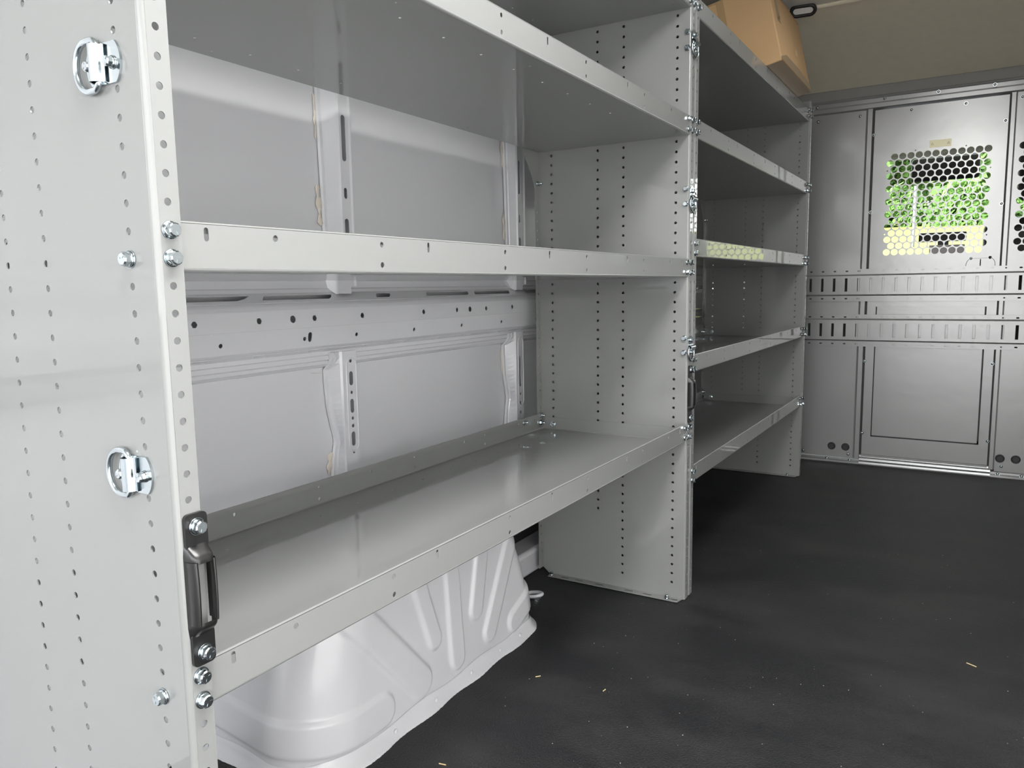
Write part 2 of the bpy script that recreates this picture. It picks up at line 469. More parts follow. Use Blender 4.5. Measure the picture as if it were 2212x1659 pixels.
LAP = [(0.676, -0.575), (0.690, -0.553), (0.704, -0.541), (0.716, -0.5345), (0.730, -0.5325)]
def rib(y0, yf0, yf1, upper, wavy=False, holes=()):
    """pressed vertical post: foot, flank facing the rear door, channelled front face, far flank"""
    b = BM()
    z0, z1 = (0.862, 1.90) if upper else (0.42, 0.722)
    XF = -0.530
    nz = 24
    def off(z):
        if not wavy: return 0.0
        pts = [(0.725, 0.016), (0.715, 0.018), (0.708, 0.006), (0.66, 0.006), (0.60, 0.001), (0.555, -0.010), (0.525, -0.018), (0.49, -0.010), (0.45, -0.006), (0.40, -0.006)]
        for (za, oa), (zb, obb) in zip(pts, pts[1:]):
            if zb <= z <= za: return oa + (obb - oa) * (za - z) / (za - zb)
        return 0.0
    rows = []
    for i in range(nz + 1):
        z = z0 + (z1 - z0) * i / nz
        o = off(z)
        sx = skin_x(z) + 0.002
        if not upper:
            for (za, xa_), (zb, xb_) in zip(LAP, LAP[1:]):
                if za <= z <= zb: sx = max(sx, xa_ + (xb_ - xa_) * (z - za) / (zb - za))
        sec = [(sx, y0 - o), (sx + 0.006, y0 + 0.002 - o), (sx + 0.006, y0 + 0.010 - o), (sx + 0.009, y0 + 0.012 - o), (XF - 0.004, yf0 - 0.001 - o * 0.15), (XF, yf0 + 0.002)]
        rows.append([b.verts.new((x, y, z)) for x, y in sec])
    for A, B in zip(rows, rows[1:]):
        for j in range(len(A) - 1):
            f = b.faces.new((A[j], A[j + 1], B[j + 1], B[j])); f.smooth = False
    if upper:
        c0, c1 = yf0 + 0.011, yf1 - 0.009
        sweep(b, [V(XF, yf0 + 0.002, z0), V(XF, c0 - 0.003, z0), V(XF - 0.004, c0, z0)], (0, 0, z1 - z0), False)
        plate(b, rect(c0, z0, c1, z1), list(holes), 0.0014, (XF - 0.0045, 0, 0), (0, 1, 0), (0, 0, 1))
        sweep(b, [V(XF - 0.004, c1, z0), V(XF, c1 + 0.003, z0), V(XF, yf1 - 0.003, z0), V(XF - 0.004, yf1, z0), V(-0.572, yf1 + 0.006, z0)], (0, 0, z1 - z0), False)
    else:
        plate(b, rect(yf0 + 0.002, z0, yf1 - 0.003, z1), list(holes), 0.0014, (XF, 0, 0), (0, 1, 0), (0, 0, 1))
        sweep(b, [V(XF, yf1 - 0.003, z0), V(XF - 0.004, yf1, z0), V(-0.572, yf1 + 0.006, z0)], (0, 0, z1 - z0), False)
        # pressed oval rim round the slots
        if wavy:
            yc = (yf0 + yf1) / 2 + 0.004
            tube(b, [V(XF + 0.0002, yc + p[0], 0.602 + p[1]) for p in slot(0, 0, 0.030, 0.206, 10)], 0.0022, 6, closed=True)
    return make('body_rib', b, M_WHITE, wall)

def sl2(y, za, zb, wd): return slot(y, (za + zb) / 2, wd, abs(zb - za))
rib(0.777, 0.803, 0.845, True, holes=[sl2(0.8215, 1.126, 1.222, 0.0125), sl2(0.8215, 1.048, 1.071, 0.0095), sl2(0.8215, 0.93, 1.006, 0.0125), sl2(0.8215, 1.30, 1.40, 0.0125)])
rib(1.520, 1.537, 1.587, True, holes=[sl2(1.553, 1.126, 1.222, 0.014), sl2(1.553, 1.043, 1.066, 0.010), sl2(1.553, 0.93, 1.0, 0.014)])
rib(0.763, 0.783, 0.831, False, True, holes=[sl2(0.8095, 0.646, 0.677, 0.012), circ(0.8095, 0.700, 0.0042), circ(0.8095, 0.6305, 0.0035), sl2(0.8095, 0.585, 0.616, 0.012), circ(0.8095, 0.573, 0.0035), circ(0.8095, 0.556, 0.004), sl2(0.8095, 0.511, 0.543, 0.012), circ(0.8095, 0.498, 0.004)])
rib(1.490, 1.515, 1.562, False, True, holes=[sl2(1.538, 0.557, 0.65, 0.011), circ(1.538, 0.535, 0.004), sl2(1.538, 0.50, 0.513, 0.009), circ(1.538, 0.479, 0.004)])
for yy in (2.25, 2.95):
    rib(yy - 0.020, yy, yy + 0.045, True, holes=[sl2(yy + 0.022, 1.126, 1.222, 0.0125)])
    rib(yy - 0.020, yy, yy + 0.045, False, False, holes=[sl2(yy + 0.025, 0.557, 0.65, 0.011)])

# welded end brackets of the upper ribs where they lap over the rail
def clip(yb, yf, yr):
    b = BM()
    x = -0.527
    plate(b, [(yf, 0.846), (yr - 0.003, 0.846), (yr, 0.862), (yr, 0.93), (yf, 0.93)], [], 0.002, (x, 0, 0), (0, 1, 0), (0, 0, 1))
    v = [(x, yf, 0.846), (x, yf, 0.93), (-0.556, yb, 0.93), (-0.556, yb, 0.886), (-0.556, yb - 0.009, 0.883), (-0.555, yb - 0.010, 0.868), (-0.5525, yb, 0.862), (-0.549, yb + 0.002, 0.857), (-0.541, yf - 0.004, 0.850), (-0.532, yf - 0.001, 0.845)]
    b.faces.new([b.verts.new(p) for p in v])
    box(b, (-0.556, yr - 0.003, 0.846), (x, yr, 0.93))
    make('rib_bracket', b, M_WHITE, wall)
clip(0.769, 0.779, 0.819); clip(1.492, 1.519, 1.556)

# beads of seam sealer along the ribs
def bead(path, rmin, rmax, seed):
    b = BM(); rnd = random.Random(seed); pts = []
    N = 14
    prev = None
    rings = []
    for i in range(N + 1):
        t = i / N
        y = path[0][0] + (path[1][0] - path[0][0]) * t + rnd.uniform(-0.0015, 0.0015)
        z = path[0][1] + (path[1][1] - path[0][1]) * t
        r = (rmin + (rmax - rmin) * (0.5 + 0.5 * math.sin(i * 0.9 + seed))) * (0.35 if i in (0, N) else 1)
        x = skin_x(z) + 0.002
        rings.append([b.verts.new((x + 0.35 * r * math.sin(a), y + r * math.cos(a), z)) for a in [math.pi * k / 6 for k in range(7)]])
    for A, B in zip(rings, rings[1:]):
        for j in range(6):
            f = b.faces.new((A[j], A[j + 1], B[j + 1], B[j])); f.smooth = True
    make('seam_sealant', b, M_SEAL, wall)
bead(((0.774, 1.262), (0.774, 1.170)), 0.002, 0.004, 1)
bead(((0.768, 1.075), (0.773, 0.99)), 0.003, 0.009, 2)
bead(((1.516, 1.29), (1.517, 1.20)), 0.003, 0.006, 3)
bead(((1.514, 1.07), (1.516, 0.99)), 0.004, 0.008, 4)
bead(((1.483, 0.672), (1.487, 0.60)), 0.003, 0.006, 5)
bead(((0.770, 0.500), (0.764, 0.452)), 0.004, 0.010, 6)
bead(((0.722, 0.680), (0.752, 0.677)), 0.003, 0.005, 7)

# lower inner sill and the dark pocket beside the wheel arch
b = BM(); box(b, (-0.60, 1.22, 0.0), (-0.462, 3.44, 0.075), 0.012)
make('inner_sill', b, M_WHITE, wall)
b = BM(); box(b, (-0.60, 1.16, 0.205), (-0.49, 3.44, 0.235), 0.008)
make('inner_sill_ledge', b, M_WHITE, wall)
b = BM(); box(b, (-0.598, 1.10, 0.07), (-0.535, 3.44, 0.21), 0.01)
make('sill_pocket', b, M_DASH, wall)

# ------------------------------------------------------------------ wheel arch
def cap_d(s, z, a, bb):
    ax, az = a; bx, bz = bb
    dx, dz = bx - ax, bz - az
    t = max(0, min(1, ((s - ax) * dx + (z - az) * dz) / (dx * dx + dz * dz)))
    return math.hypot(s - ax - t * dx, z - az - t * dz)
RIBS = [((0.548, 0.262), (0.716, 0.066), 0.032), ((0.718, 0.30), (0.768, 0.133), 0.021), ((0.840, 0.32), (0.841, 0.062), 0.025),
        ((0.975, 0.32), (0.922, 0.140), 0.024), ((1.115, 0.30), (0.970, 0.070), 0.025), ((1.26, 0.118), (1.078, 0.052), 0.027),
        ((0.10, 0.082), (0.598, 0.062), 0.032)]
def arch_ring(z):
    """outline (s, x, y, nx, ny) at height z, from the wall round the rear end, along the face, round the front end"""
    yn = 0.80 - 0.385 * math.sqrt(max(0, 1 - (z / 0.50) ** 2))
    yf = 0.80 + 0.395 * math.sqrt(max(0, 1 - (z / 0.46) ** 2))
    xf = -0.283 - 0.055 * z - 0.10 * max(0, z - 0.30) ** 1.2
    rn, rf = 0.115, 0.060
    pts = []
    n1 = 26
    xs = -0.562
    for i in range(n1):
        x = xs + (xf - rn - xs) * i / n1
        pts.append((yn + rn - (rn * math.pi / 2) - (xf - rn - x), x, yn + 0.22 * (xf - rn - x) * 0.35, -0.25, -1))
    na = 40
    for i in range(na):
        a = math.pi / 2 * i / na
        pts.append((yn + rn - rn * (math.pi / 2 - a), xf - rn + rn * math.sin(a), yn + rn - rn * math.cos(a), math.sin(a), -math.cos(a)))
    nf = 170
    for i in range(nf):
        y = yn + rn + (yf - rf - yn - rn) * i / nf
        pts.append((y, xf, y, 1, 0))
    for i in range(24):
        a = math.pi / 2 * i / 24
        pts.append((yf - rf + rf * a, xf - rf + rf * math.sin(a + math.pi / 2), yf - rf + rf * (-math.cos(a + math.pi / 2)), math.cos(a), math.sin(a)))
    for i in range(n1 + 1):
        x = xf - rf + (xs - xf + rf) * i / n1
        pts.append((yf + rf * 0.57 + (xf - rf - x), x, yf, 0, 1))
    return pts
b = BM()
rows = []
NZ = 96
for k in range(NZ + 1):
    z = 0.004 + 0.422 * k / NZ
    row = []
    for s, x, y, nx, ny in arch_ring(z):
        h = 0.0
        for a, e, r in RIBS:
            dd = cap_d(s, z, a, e)
            t = max(0, min(1, (r + 0.003 - dd) / 0.007)); h = max(h, t * t * (3 - 2 * t))
        row.append(b.verts.new((x + nx * h * 0.007, y + ny * h * 0.007, z)))
    rows.append(row)
for A, B in zip(rows, rows[1:]):
    for j in range(len(A) - 1):
        f = b.faces.new((A[j], A[j + 1], B[j + 1], B[j])); f.smooth = True
f = b.faces.new(rows[-1])
arch = make('wheel_arch', b, M_ARCH)
tag(arch, 'white ribbed wheel arch on the black floor under the lowest shelf', 'wheel arch')
# foot flange of the arch with a smeared seam
b = BM(); rnd = random.Random(3)
ring = arch_ring(0.004)
fl = []
for i, (s, x, y, nx, ny) in enumerate(ring):
    o1 = 0.018 + 0.003 * math.sin(s * 37) + rnd.uniform(-0.0006, 0.0006)
    L = math.hypot(nx, ny); nx, ny = nx / L, ny / L
    fl.append([(x, y, 0.026 + 0.003 * math.sin(s * 29)), (x + nx * 0.0045, y + ny * 0.0045, 0.020 + 0.002 * math.sin(s * 61)), (x + nx * 0.007, y + ny * 0.007, 0.010), (x + nx * o1, y + ny * o1, 0.0045), (x + nx * (o1 + 0.002), y + ny * (o1 + 0.002), 0.0)])
vs = [[b.verts.new(p) for p in r_] for r_ in fl]
for A, B in zip(vs, vs[1:]):
    for j in range(4):
        f = b.faces.new((A[j], A[j + 1], B[j + 1], B[j])); f.smooth = True
make('foot_flange', b, M_ARCH, arch)
for s in (0.62, 0.75, 0.88, 1.0, 1.09):
    b = BM(); bmesh.ops.create_uvsphere(b, u_segments=10, v_segments=6, radius=0.005, matrix=Matrix.Translation((-0.2755, s, 0.012)) @ Matrix.Diagonal((0.5, 1, 1, 1)))
    for f in b.faces: f.smooth = True
    make('rivet', b, M_ARCH, arch)

# tie-down eye on the floor behind the arch
t = empty('floor_tie_down', (-0.372, 1.325, 0.0)); t.scale = (0.8, 0.8, 0.8)
tag(t, 'small pale tie-down eye on the black floor just beyond the wheel arch', 'tie-down')
b = BM(); tube(b, [V(0.034 * math.cos(a), 0.022 * math.sin(a), 0.014 + 0.006 * math.cos(a)) for a in [2 * math.pi * i / 24 for i in range(24)]], 0.006, 8, closed=True)
make('eye', b, M_ARCH, t)
b = BM(); prism(b, [(0.030 * math.cos(2 * math.pi * i / 20), 0.020 * math.sin(2 * math.pi * i / 20)) for i in range(20)], 0.0, 0.004)
make('base', b, M_ZINC, t)

# ------------------------------------------------------------------ fasteners
def bolt_mesh(r=0.0085, af=0.0118, h=0.0062, flange=True):
    b = BM()
    if flange:
        cyl(b, (0, 0, 0), (0, 0, 0.0014), r, 20)
        cyl(b, (0, 0, 0.0014), (0, 0, 0.0034), r * 0.97, 20, r * 0.72)
    z0 = 0.003 if flange else 0.0
    R = af / math.sqrt(3)
    prism(b, hexa(0, 0, R), z0, z0 + h * 0.8)
    a = [(R * 0.985 * math.cos(math.pi / 3 * i), R * 0.985 * math.sin(math.pi / 3 * i)) for i in range(6)]
    cyl(b, (0, 0, z0 + h * 0.8), (0, 0, z0 + h), R * 0.97, 12, R * 0.80, smooth=False)
    for k in range(3):   # raised grade marks
        m = Matrix.Rotation(2.1 * k, 4, 'Z')
        p = m @ V(0.0018, 0, 0); q = m @ V(0.0043, 0, 0); s = m @ V(0, 0.0004, 0)
        zz = z0 + h
        vs = [b.verts.new(v) for v in (p - s + V(0, 0, zz), q - s + V(0, 0, zz), q + s + V(0, 0, zz), p + s + V(0, 0, zz))]
        vt = [b.verts.new(v.co + V(0, 0, 0.0003)) for v in vs]
        b.faces.new(vt)
        for i in range(4): b.faces.new((vs[i], vs[(i + 1) % 4], vt[(i + 1) % 4], vt[i]))
    me = bpy.data.meshes.new('bolt'); bmesh.ops.recalc_face_normals(b, faces=b.faces); b.to_mesh(me); b.free(); me.materials.append(M_ZINC)
    return me
ME_BOLT = bolt_mesh()
ME_NUT = bolt_mesh(0.0072, 0.0104, 0.0058)
def nut_stud_mesh():
    b = BM()
    prism(b, hexa(0, 0, 0.0062), 0, 0.006)
    cyl(b, (0, 0, 0), (0, 0, 0.0012), 0.0085, 18)
    cyl(b, (0, 0, 0), (0, 0, 0.014), 0.0031, 10)
    me = bpy.data.meshes.new('nut'); b.to_mesh(me); b.free(); me.materials.append(M_ZINC)
    return me
ME_STUD = nut_stud_mesh()
def screw_mesh():
    b = BM()
    bmesh.ops.create_uvsphere(b, u_segments=12, v_segments=8, radius=0.0062, matrix=Matrix.Diagonal((1, 1, 0.75, 1)))
    for f in b.faces: f.smooth = True
    cyl(b, (0, 0, 0), (0, 0, 0.001), 0.0075, 14)
    me = bpy.data.meshes.new('screw'); b.to_mesh(me); b.free(); me.materials.append(M_ZINC)
    return me
ME_SCREW = screw_mesh()
def put(me, name, parent, loc, n, spin=None):
    o = bpy.data.objects.new(name, me); COL.objects.link(o); o.parent = parent
    o.matrix_local = facing(loc, n, random.uniform(0, 1) if spin is None else spin)
    return o

# ------------------------------------------------------------------ shelving: uprights and trays
def upright_mesh(front, xf):
    """sheet in the plane y=0, bent front flange towards +y, rear flange and foot flange; front=True: the upright at the far end of a unit"""
    b = BM(); rr = 0.005
    W = DEPTH + 0.006
    hl = []
    for x, kmax in ((XA, 41), (XB, 41), (XC, 34), (XG, 30)):
        for k in range(-20, kmax + 1):
            hl.append(circ(x, KZ(k), 0.0036, 12))
    out = [(xf - rr, 0.003), (xf - rr, TOPZ), (-W, TOPZ), (-W, 0.02), (-W + 0.02, 0.003)]
    plate(b, out, hl, 0.0014, (0, 0, 0), (1, 0, 0), (0, 0, 1))
    arc = [(xf - rr + (rr + .0007) * math.sin(a), rr - (rr + .0007) * math.cos(a)) for a in [math.pi / 2 * i / 6 for i in range(7)]]
    sweep(b, [V(x, y, 0.003) for x, y in arc], (0, 0, TOPZ - 0.003))
    hole_strip(b, rr, 0.0262, 0.0141, [KZ(k) for k in range(-20, 43)], 0.003, TOPZ, 0.0036, (xf, 0, 0), (0, 1, 0), (0, 0, 1))
    if front:
        zz = ZK - 0.0254 * 0.0
        hole_strip(b, -0.0255, 0.0, -0.013, [KZ(k) for k in range(0, 41)], 0.02, 1.130, 0.003, (-W, 0, 0), (0, 1, 0), (0, 0, 1))
        plate(b, [(0, 1.130), (-0.0255, 1.130), (-0.045, 1.165), (-0.104, 1.245), (-0.104, TOPZ - 0.02), (0, TOPZ)], [], 0.0014, (-W, 0, 0), (0, 1, 0), (0, 0, 1))
        sl_ = [slot(x, -0.013, 0.026, 0.006) for x in (-0.36, -0.315, -0.25, -0.16, -0.105, -0.03)]
        plate(b, [(-W + 0.025, 0), (-W + 0.03, -0.027), (xf - 0.012, -0.027), (xf - 0.006, 0)], sl_, 0.0014, (0, 0, 0.0032), (1, 0, 0), (0, 1, 0))
    else:
        plate(b, rect(0, 0.02, 0.0255, TOPZ), [], 0.0014, (-W, 0, 0), (0, 1, 0), (0, 0, 1))
        plate(b, rect(-W + 0.02, 0, xf - 0.006, 0.027), [], 0.0014, (0, 0, 0.0032), (1, 0, 0), (0, 1, 0))
    bmesh.ops.remove_doubles(b, verts=b.verts, dist=1e-6)
    me = bpy.data.meshes.new('upright_panel'); b.to_mesh(me); b.free(); me.materials.append(M_GRAY)
    return me

def tray_mesh(L):
    """tray with raised rolled lips: x -DEPTH..0, y 0..L, z 0..H"""
    b = BM(); H = 0.0483; r = 0.004; r2 = 0.0024; th = 0.0012
    dots = []
    for i in range(int((L - 0.30) / 0.1025) + 2):
        y = 0.24 + 0.1025 * i
        if y < L - 0.1:
            dots += [circ(-0.066, y, 0.0024, 8), circ(-0.372, y, 0.0024, 8)]
    for y in (0.04, 0.398, 0.752, 1.107, L - 0.04):
        dots += [circ(-0.034, y, 0.0024, 8), circ(-0.405, y, 0.0024, 8)]
    plate(b, rect(-DEPTH + r, 0, -r, L), dots, th, (0, 0, th / 2), (1, 0, 0), (0, 1, 0))
    ys = [(0.055, 's'), (0.141, 'o'), (0.312, 'p'), (0.408, 's'), (0.607, 'p'), (0.755, 's'), (0.904, 'p'), (1.103, 's'), (1.197, 'p'), (1.369, 'o'), (1.455, 's')]
    hl = []
    for y, t_ in ys:
        if t_ == 's': hl.append(slot(y, 0.0365, 0.0055, 0.0135))
        if t_ == 'o': hl.append(circ(y, 0.0365, 0.0036, 12))
        if t_ == 'p': hl += [circ(y, 0.0365, 0.0036, 12), circ(y, 0.0115, 0.0036, 12)]
    for sx, x0 in ((1, 0.0), (-1, -DEPTH)):
        plate(b, rect(0, r, L, H - r2), hl, th, (x0 - sx * th / 2, 0, 0), (0, 1, 0), (0, 0, 1))
        arc = [V(x0 - sx * r + sx * r * math.sin(a), 0, r - r * math.cos(a)) for a in [math.pi / 2 * i / 6 for i in range(7)]]
        sweep(b, arc, (0, L, 0))
        arc = [V(x0 - sx * r2 + sx * r2 * math.cos(a), 0, H - r2 + r2 * math.sin(a)) for a in [math.pi * i / 8 for i in range(9)]]
        arc.append(V(x0 - sx * 2 * r2, 0, H - 0.011))
        sweep(b, arc, (0, L, 0))
    for y, n in ((0.0006, 1), (L - 0.0006, -1)):
        plate(b, rect(-DEPTH + 0.006, r, -0.008, H - 0.012), [circ(XG, 0.016, 0.0036, 10), circ(XA, 0.016, 0.0036, 10)], th, (0, y, 0), (1, 0, 0), (0, 0, 1))
        sweep(b, [V(-DEPTH + .006, y, r), V(-DEPTH + .006, y + n * 0.0012, r * 0.4), V(-DEPTH + .006, y + n * r, 0.0012)], (DEPTH - 0.014, 0, 0))
    bmesh.ops.remove_doubles(b, verts=b.verts, dist=1e-6)
    me = bpy.data.meshes.new('shelf_tray'); b.to_mesh(me); b.free(); me.materials.append(M_GRAY)
    return me

# D-ring tie: local frame: plate in the xz plane, facing -y, ring hanging to -x
def build_tie(parent):
    root = empty('tie_down_ring', (0, 0, 0), parent)
    b = BM(); out = []
    for i in range(40):
        a = 2 * math.pi * i / 40
        out.append((0.031 * math.cos(a), max(-0.0215, min(0.0215, 0.031 * math.sin(a)))))
    M = Matrix(((1, 0, 0, 0), (0, 0, -1, 0), (0, 1, 0, 0), (0, 0, 0, 1)))   # local z -> -y
    prism(b, out, 0.0, 0.0028, M)
    make('ring_plate', b, M_ZINC, root)
    b = BM()
    arc = []
    for i in range(13):
        a = math.pi * i / 12
        arc.append(V(-0.006 - 0.0085 * math.cos(a), -0.003 - 0.0095 * math.sin(a), -0.0195))
    arc = [V(-0.0185, -0.003, -0.0195)] + arc + [V(0.0065, -0.003, -0.0195)]
    sweep(b, arc, (0, 0, 0.039))
    arc2 = [p + V(0, -0.0022, 0) for p in arc]
    sweep(b, arc2, (0, 0, 0.039))
    for zz in (-0.0195, 0.0195):
        for i in range(len(arc) - 1):
            q = [V(arc[i].x, arc[i].y, zz), V(arc[i + 1].x, arc[i + 1].y, zz), V(arc2[i + 1].x, arc2[i + 1].y, zz), V(arc2[i].x, arc2[i].y, zz)]
            b.faces.new([b.verts.new(p) for p in q])
    make('strap_saddle', b, M_ZINC, root)
    b = BM(); pts = []
    for i in range(18):
        a = math.pi / 2 + math.pi * i / 17
        pts.append(V(-0.024 + 0.0225 * math.cos(a), -0.0055, 0.0265 * math.sin(a)))
    for i in range(1, 6):
        a = -math.pi / 2 + math.pi / 2 * i / 5
        pts.append(V(-0.016 + 0.011 * math.cos(a), -0.0055, -0.0155 + 0.011 * math.sin(a)))
    for i in range(0, 6):
        a = math.pi / 2 * i / 5
        pts.append(V(-0.016 + 0.011 * math.cos(a), -0.0055, 0.0155 + 0.011 * math.sin(a)))
    tube(b, pts, 0.0036, 12, closed=True)
    make('ring', b, M_ZINC, root)
    for x in (-0.0205, 0.0175):
        o = bpy.data.objects.new('bolt', ME_NUT); COL.objects.link(o); o.parent = root
        o.matrix_local = facing((x, -0.0028, -0.001), (0, -1, 0), 0.3 + x * 30)
    return root

# pull handle: local frame: flange plane x=0 facing +x, centred on z
def build_handle(parent):
    root = empty('grab_handle', (0, 0, 0), parent)
    for s in (1, -1):
        b = BM()
        zc = s * 0.060
        out = rrect(-0.0125, zc - 0.0195, 0.0125, zc + 0.0165, 0.005) if s > 0 else rrect(-0.0125, zc - 0.0165, 0.0125, zc + 0.0195, 0.005)
        prism(b, out, 0.0006, 0.0044, Matrix(((0, 0, 1, 0), (1, 0, 0, 0), (0, 1, 0, 0), (0, 0, 0, 1))))
        make('handle_pad', b, M_BLACK, root)
    b = BM()
    LR = [(-0.0140, 0.0006), (-0.0137, 0.008), (-0.0128, 0.0130), (-0.0112, 0.0156), (-0.0092, 0.0158), (-0.0088, 0.0142), (-0.0104, 0.0120), (-0.0114, 0.008), (-0.0116, 0.0006)]
    RRs = [(-y * 0.93, x) for y, x in LR]
    for sec in (LR, RRs):       # the two long sides of the pressed loop, either side of the finger slot
        rows = []
        for k in range(9):
            z = -0.0315 + 0.063 * k / 8; bulge = 0.0012 * (1 - (z / 0.0315) ** 2)
            rows.append([b.verts.new((x + (bulge if x > 0.002 else 0), y, z)) for y, x in sec])
        for A, B in zip(rows, rows[1:]):
            for q in range(len(sec)):
                f = b.faces.new((A[q], A[(q + 1) % len(sec)], B[(q + 1) % len(sec)], B[q])); f.smooth = True
    for sg in (1, -1):          # domed ends running down to the pads
        def dome(u, v):
            z = 0.0295 + 0.0225 * v
            hgt = 1.0 if v < 0.12 else 0.5 + 0.5 * math.cos(math.pi * (v - 0.12) / 0.88)
            y = -0.0140 + 0.0270 * u
            e = abs(2 * u - 1); shape = (1 - e ** 5) ** 0.6 if e < 1 else 0
            wd = 1 - 0.18 * max(0, v - 0.3)
            return V(0.0006 + 0.0158 * hgt * shape, y * wd, sg * z)
        grid(b, dome, 20, 14)
    make('grip', b, M_BLACK, root)
    for s in (1, -1):
        o = bpy.data.objects.new('bolt', ME_BOLT); COL.objects.link(o); o.parent = root
        o.matrix_local = facing((0.0044, 0, s * 0.0636), (1, 0, 0), 0.2)
    return root

XM = -0.003
me_rear1 = upright_mesh(False, 0.0)
me_mid_f = upright_mesh(True, XM)
me_mid_r = upright_mesh(False, XM)
me_far = upright_mesh(True, 0.0)
me_tray = tray_mesh(L1 - 0.004)
LIPX = -0.0042

def panel(unit, me, y):
    o = bpy.data.objects.new('upright_panel', me); COL.objects.link(o); o.parent = unit; o.location = (0, y, 0)
    return o

def shelf(unit, y0, ktop, first):
    """tray with its top lip edge at row ktop; bolts on the two rows below"""
    o = bpy.data.objects.new('shelf', me_tray); COL.objects.link(o); o.parent = unit
    z = KZ(ktop) - 0.0483
    o.location = (LIPX, y0 + 0.002, z)
    return o, z

def bolts_for(sh, y0, yend, z, xf0, xf1, krows, clip_nut=True):
    """fasteners of one shelf; coordinates given in world space, the shelf carries them"""
    off = Vector(sh.location)
    def pt(x, y, zz): return V(x, y, zz) - off
    for k in krows:
        put(ME_BOLT, 'bolt', sh, pt(xf0 + 0.0008, y0 + 0.0141, KZ(k)), (1, 0, 0))
        put(ME_BOLT, 'bolt', sh, pt(xf1 + 0.0008, yend + 0.0141, KZ(k)), (1, 0, 0))
        put(ME_NUT, 'bolt', sh, pt(LIPX + 0.0002, yend - 0.012, KZ(k)), (1, 0, 0))
    zz = z + 0.016
    put(ME_STUD, 'nut', sh, pt(XG, yend - 0.0035, zz + 0.002), (0, -1, 0))
    put(ME_STUD, 'nut', sh, pt(-DEPTH - 0.002, yend - 0.013, zz + 0.004), (1, 0, 0))
    put(ME_STUD, 'nut', sh, pt(-DEPTH - 0.002, yend - 0.013, zz + 0.026), (1, 0, 0))
    put(ME_STUD, 'nut', sh, pt(-DEPTH - 0.002, yend - 0.110, zz + 0.020), (1, 0, 0))

# ---- rear unit
unit1 = empty('shelving_unit', (0, 0, 0))
tag(unit1, 'light grey steel shelving unit nearest the camera, standing over the white wheel arch', 'shelving unit', 'steel shelving units along the left wall')
pA = panel(unit1, me_rear1, 0.0)
pB = panel(unit1, me_mid_f, L1)
for kt in (-19.45, -7.4, 6.6, 23.6):
    s, z = shelf(unit1, 0.0, kt, True)
    k0 = math.ceil(kt)
    bolts_for(s, 0.0, L1, z, 0.0, XM, (k0, k0 + 1))
    if kt > 0:
        put(ME_BOLT, 'bolt', s, V(XA, -0.0008, KZ(k0 + 1)) - Vector(s.location), (0, -1, 0))
# bolt on the gusset of the far upright, foot bolts
put(ME_STUD, 'nut', pB, V(-DEPTH - 0.004, -0.012, 1.142), (1, 0, 0))
put(ME_NUT, 'bolt', pB, V(-0.405, -0.014, 0.0042), (0, 0, 1))
put(ME_NUT, 'bolt', pB, V(-0.048, -0.014, 0.0042), (0, 0, 1))

# ---- front unit
unit2 = empty('shelving_unit', (0, 0, 0))
tag(unit2, 'grey steel shelving unit farther in beside the partition, with the cardboard box on top', 'shelving unit', 'steel shelving units along the left wall')
pC = panel(unit2, me_mid_r, R2)
pD = panel(unit2, me_far, L2)
for kt in (-19.1, -7.45, 4.5, 16.55, 28.5):
    s, z = shelf(unit2, R2, kt, True)
    s.scale = (1, (L2 - R2 - 0.004) / (L1 - 0.004), 1)
    # keep bolts unstretched: they hang on the upright panels instead
    k0 = math.ceil(kt)
    for k in (k0, k0 + 1):
        put(ME_BOLT, 'bolt', pC, V(XM + 0.0008, 0.0141, KZ(k)), (1, 0, 0))
        put(ME_BOLT, 'bolt', pD, V(0.0008, 0.0141, KZ(k)), (1, 0, 0))
        put(ME_NUT, 'bolt', pD, V(LIPX + 0.0002, -0.012, KZ(k)), (1, 0, 0))
    zz = z + 0.018
    put(ME_STUD, 'nut', pD, V(XG, -0.0035, zz), (0, -1, 0))
    put(ME_STUD, 'nut', pD, V(-DEPTH - 0.002, -0.013, zz), (1, 0, 0))
    put(ME_STUD, 'nut', pD, V(-DEPTH - 0.002, -0.013, zz + 0.024), (1, 0, 0))
put(ME_STUD, 'nut', pD, V(-DEPTH - 0.004, -0.012, 1.142), (1, 0, 0))
put(ME_NUT, 'bolt', pD, V(-0.405, -0.014, 0.0042), (0, 0, 1))
put(ME_NUT, 'bolt', pD, V(-0.048, -0.014, 0.0042), (0, 0, 1))

# ---- tie-down rings and handles
tie = build_tie(unit1)
TS = Matrix.Scale(0.84, 4)
tie.matrix_local = Matrix.Translation((-0.0545, -0.0008, 1.0610)) @ TS
for zc in (0.6795, 1.443):
    copy_part(tie, unit1, Matrix.Translation((-0.0545, -0.0008, zc)) @ TS)
# on the mid upright the plate is turned: it faces the aisle and the ring hangs down
ROT = Matrix(((0, -1, 0, 0), (0, 0, -1, 0), (1, 0, 0, 0), (0, 0, 0, 1)))
for zc in (1.076, 0.695, 1.457):
    copy_part(tie, unit1, Matrix.Translation((XM + 0.0008, L1 + 0.0135, zc)) @ ROT @ TS)
    for dz in (0.02, -0.018):
        put(ME_NUT, 'bolt', pB, V(-0.0125, -0.0008, zc + dz), (0, -1, 0))
hd = build_handle(unit1)
hd.matrix_local = Matrix.Translation((0.0, 0.0178, 0.5666))
copy_part(hd, unit1, Matrix.Translation((XM, L1 + 0.0160, 0.5666)))

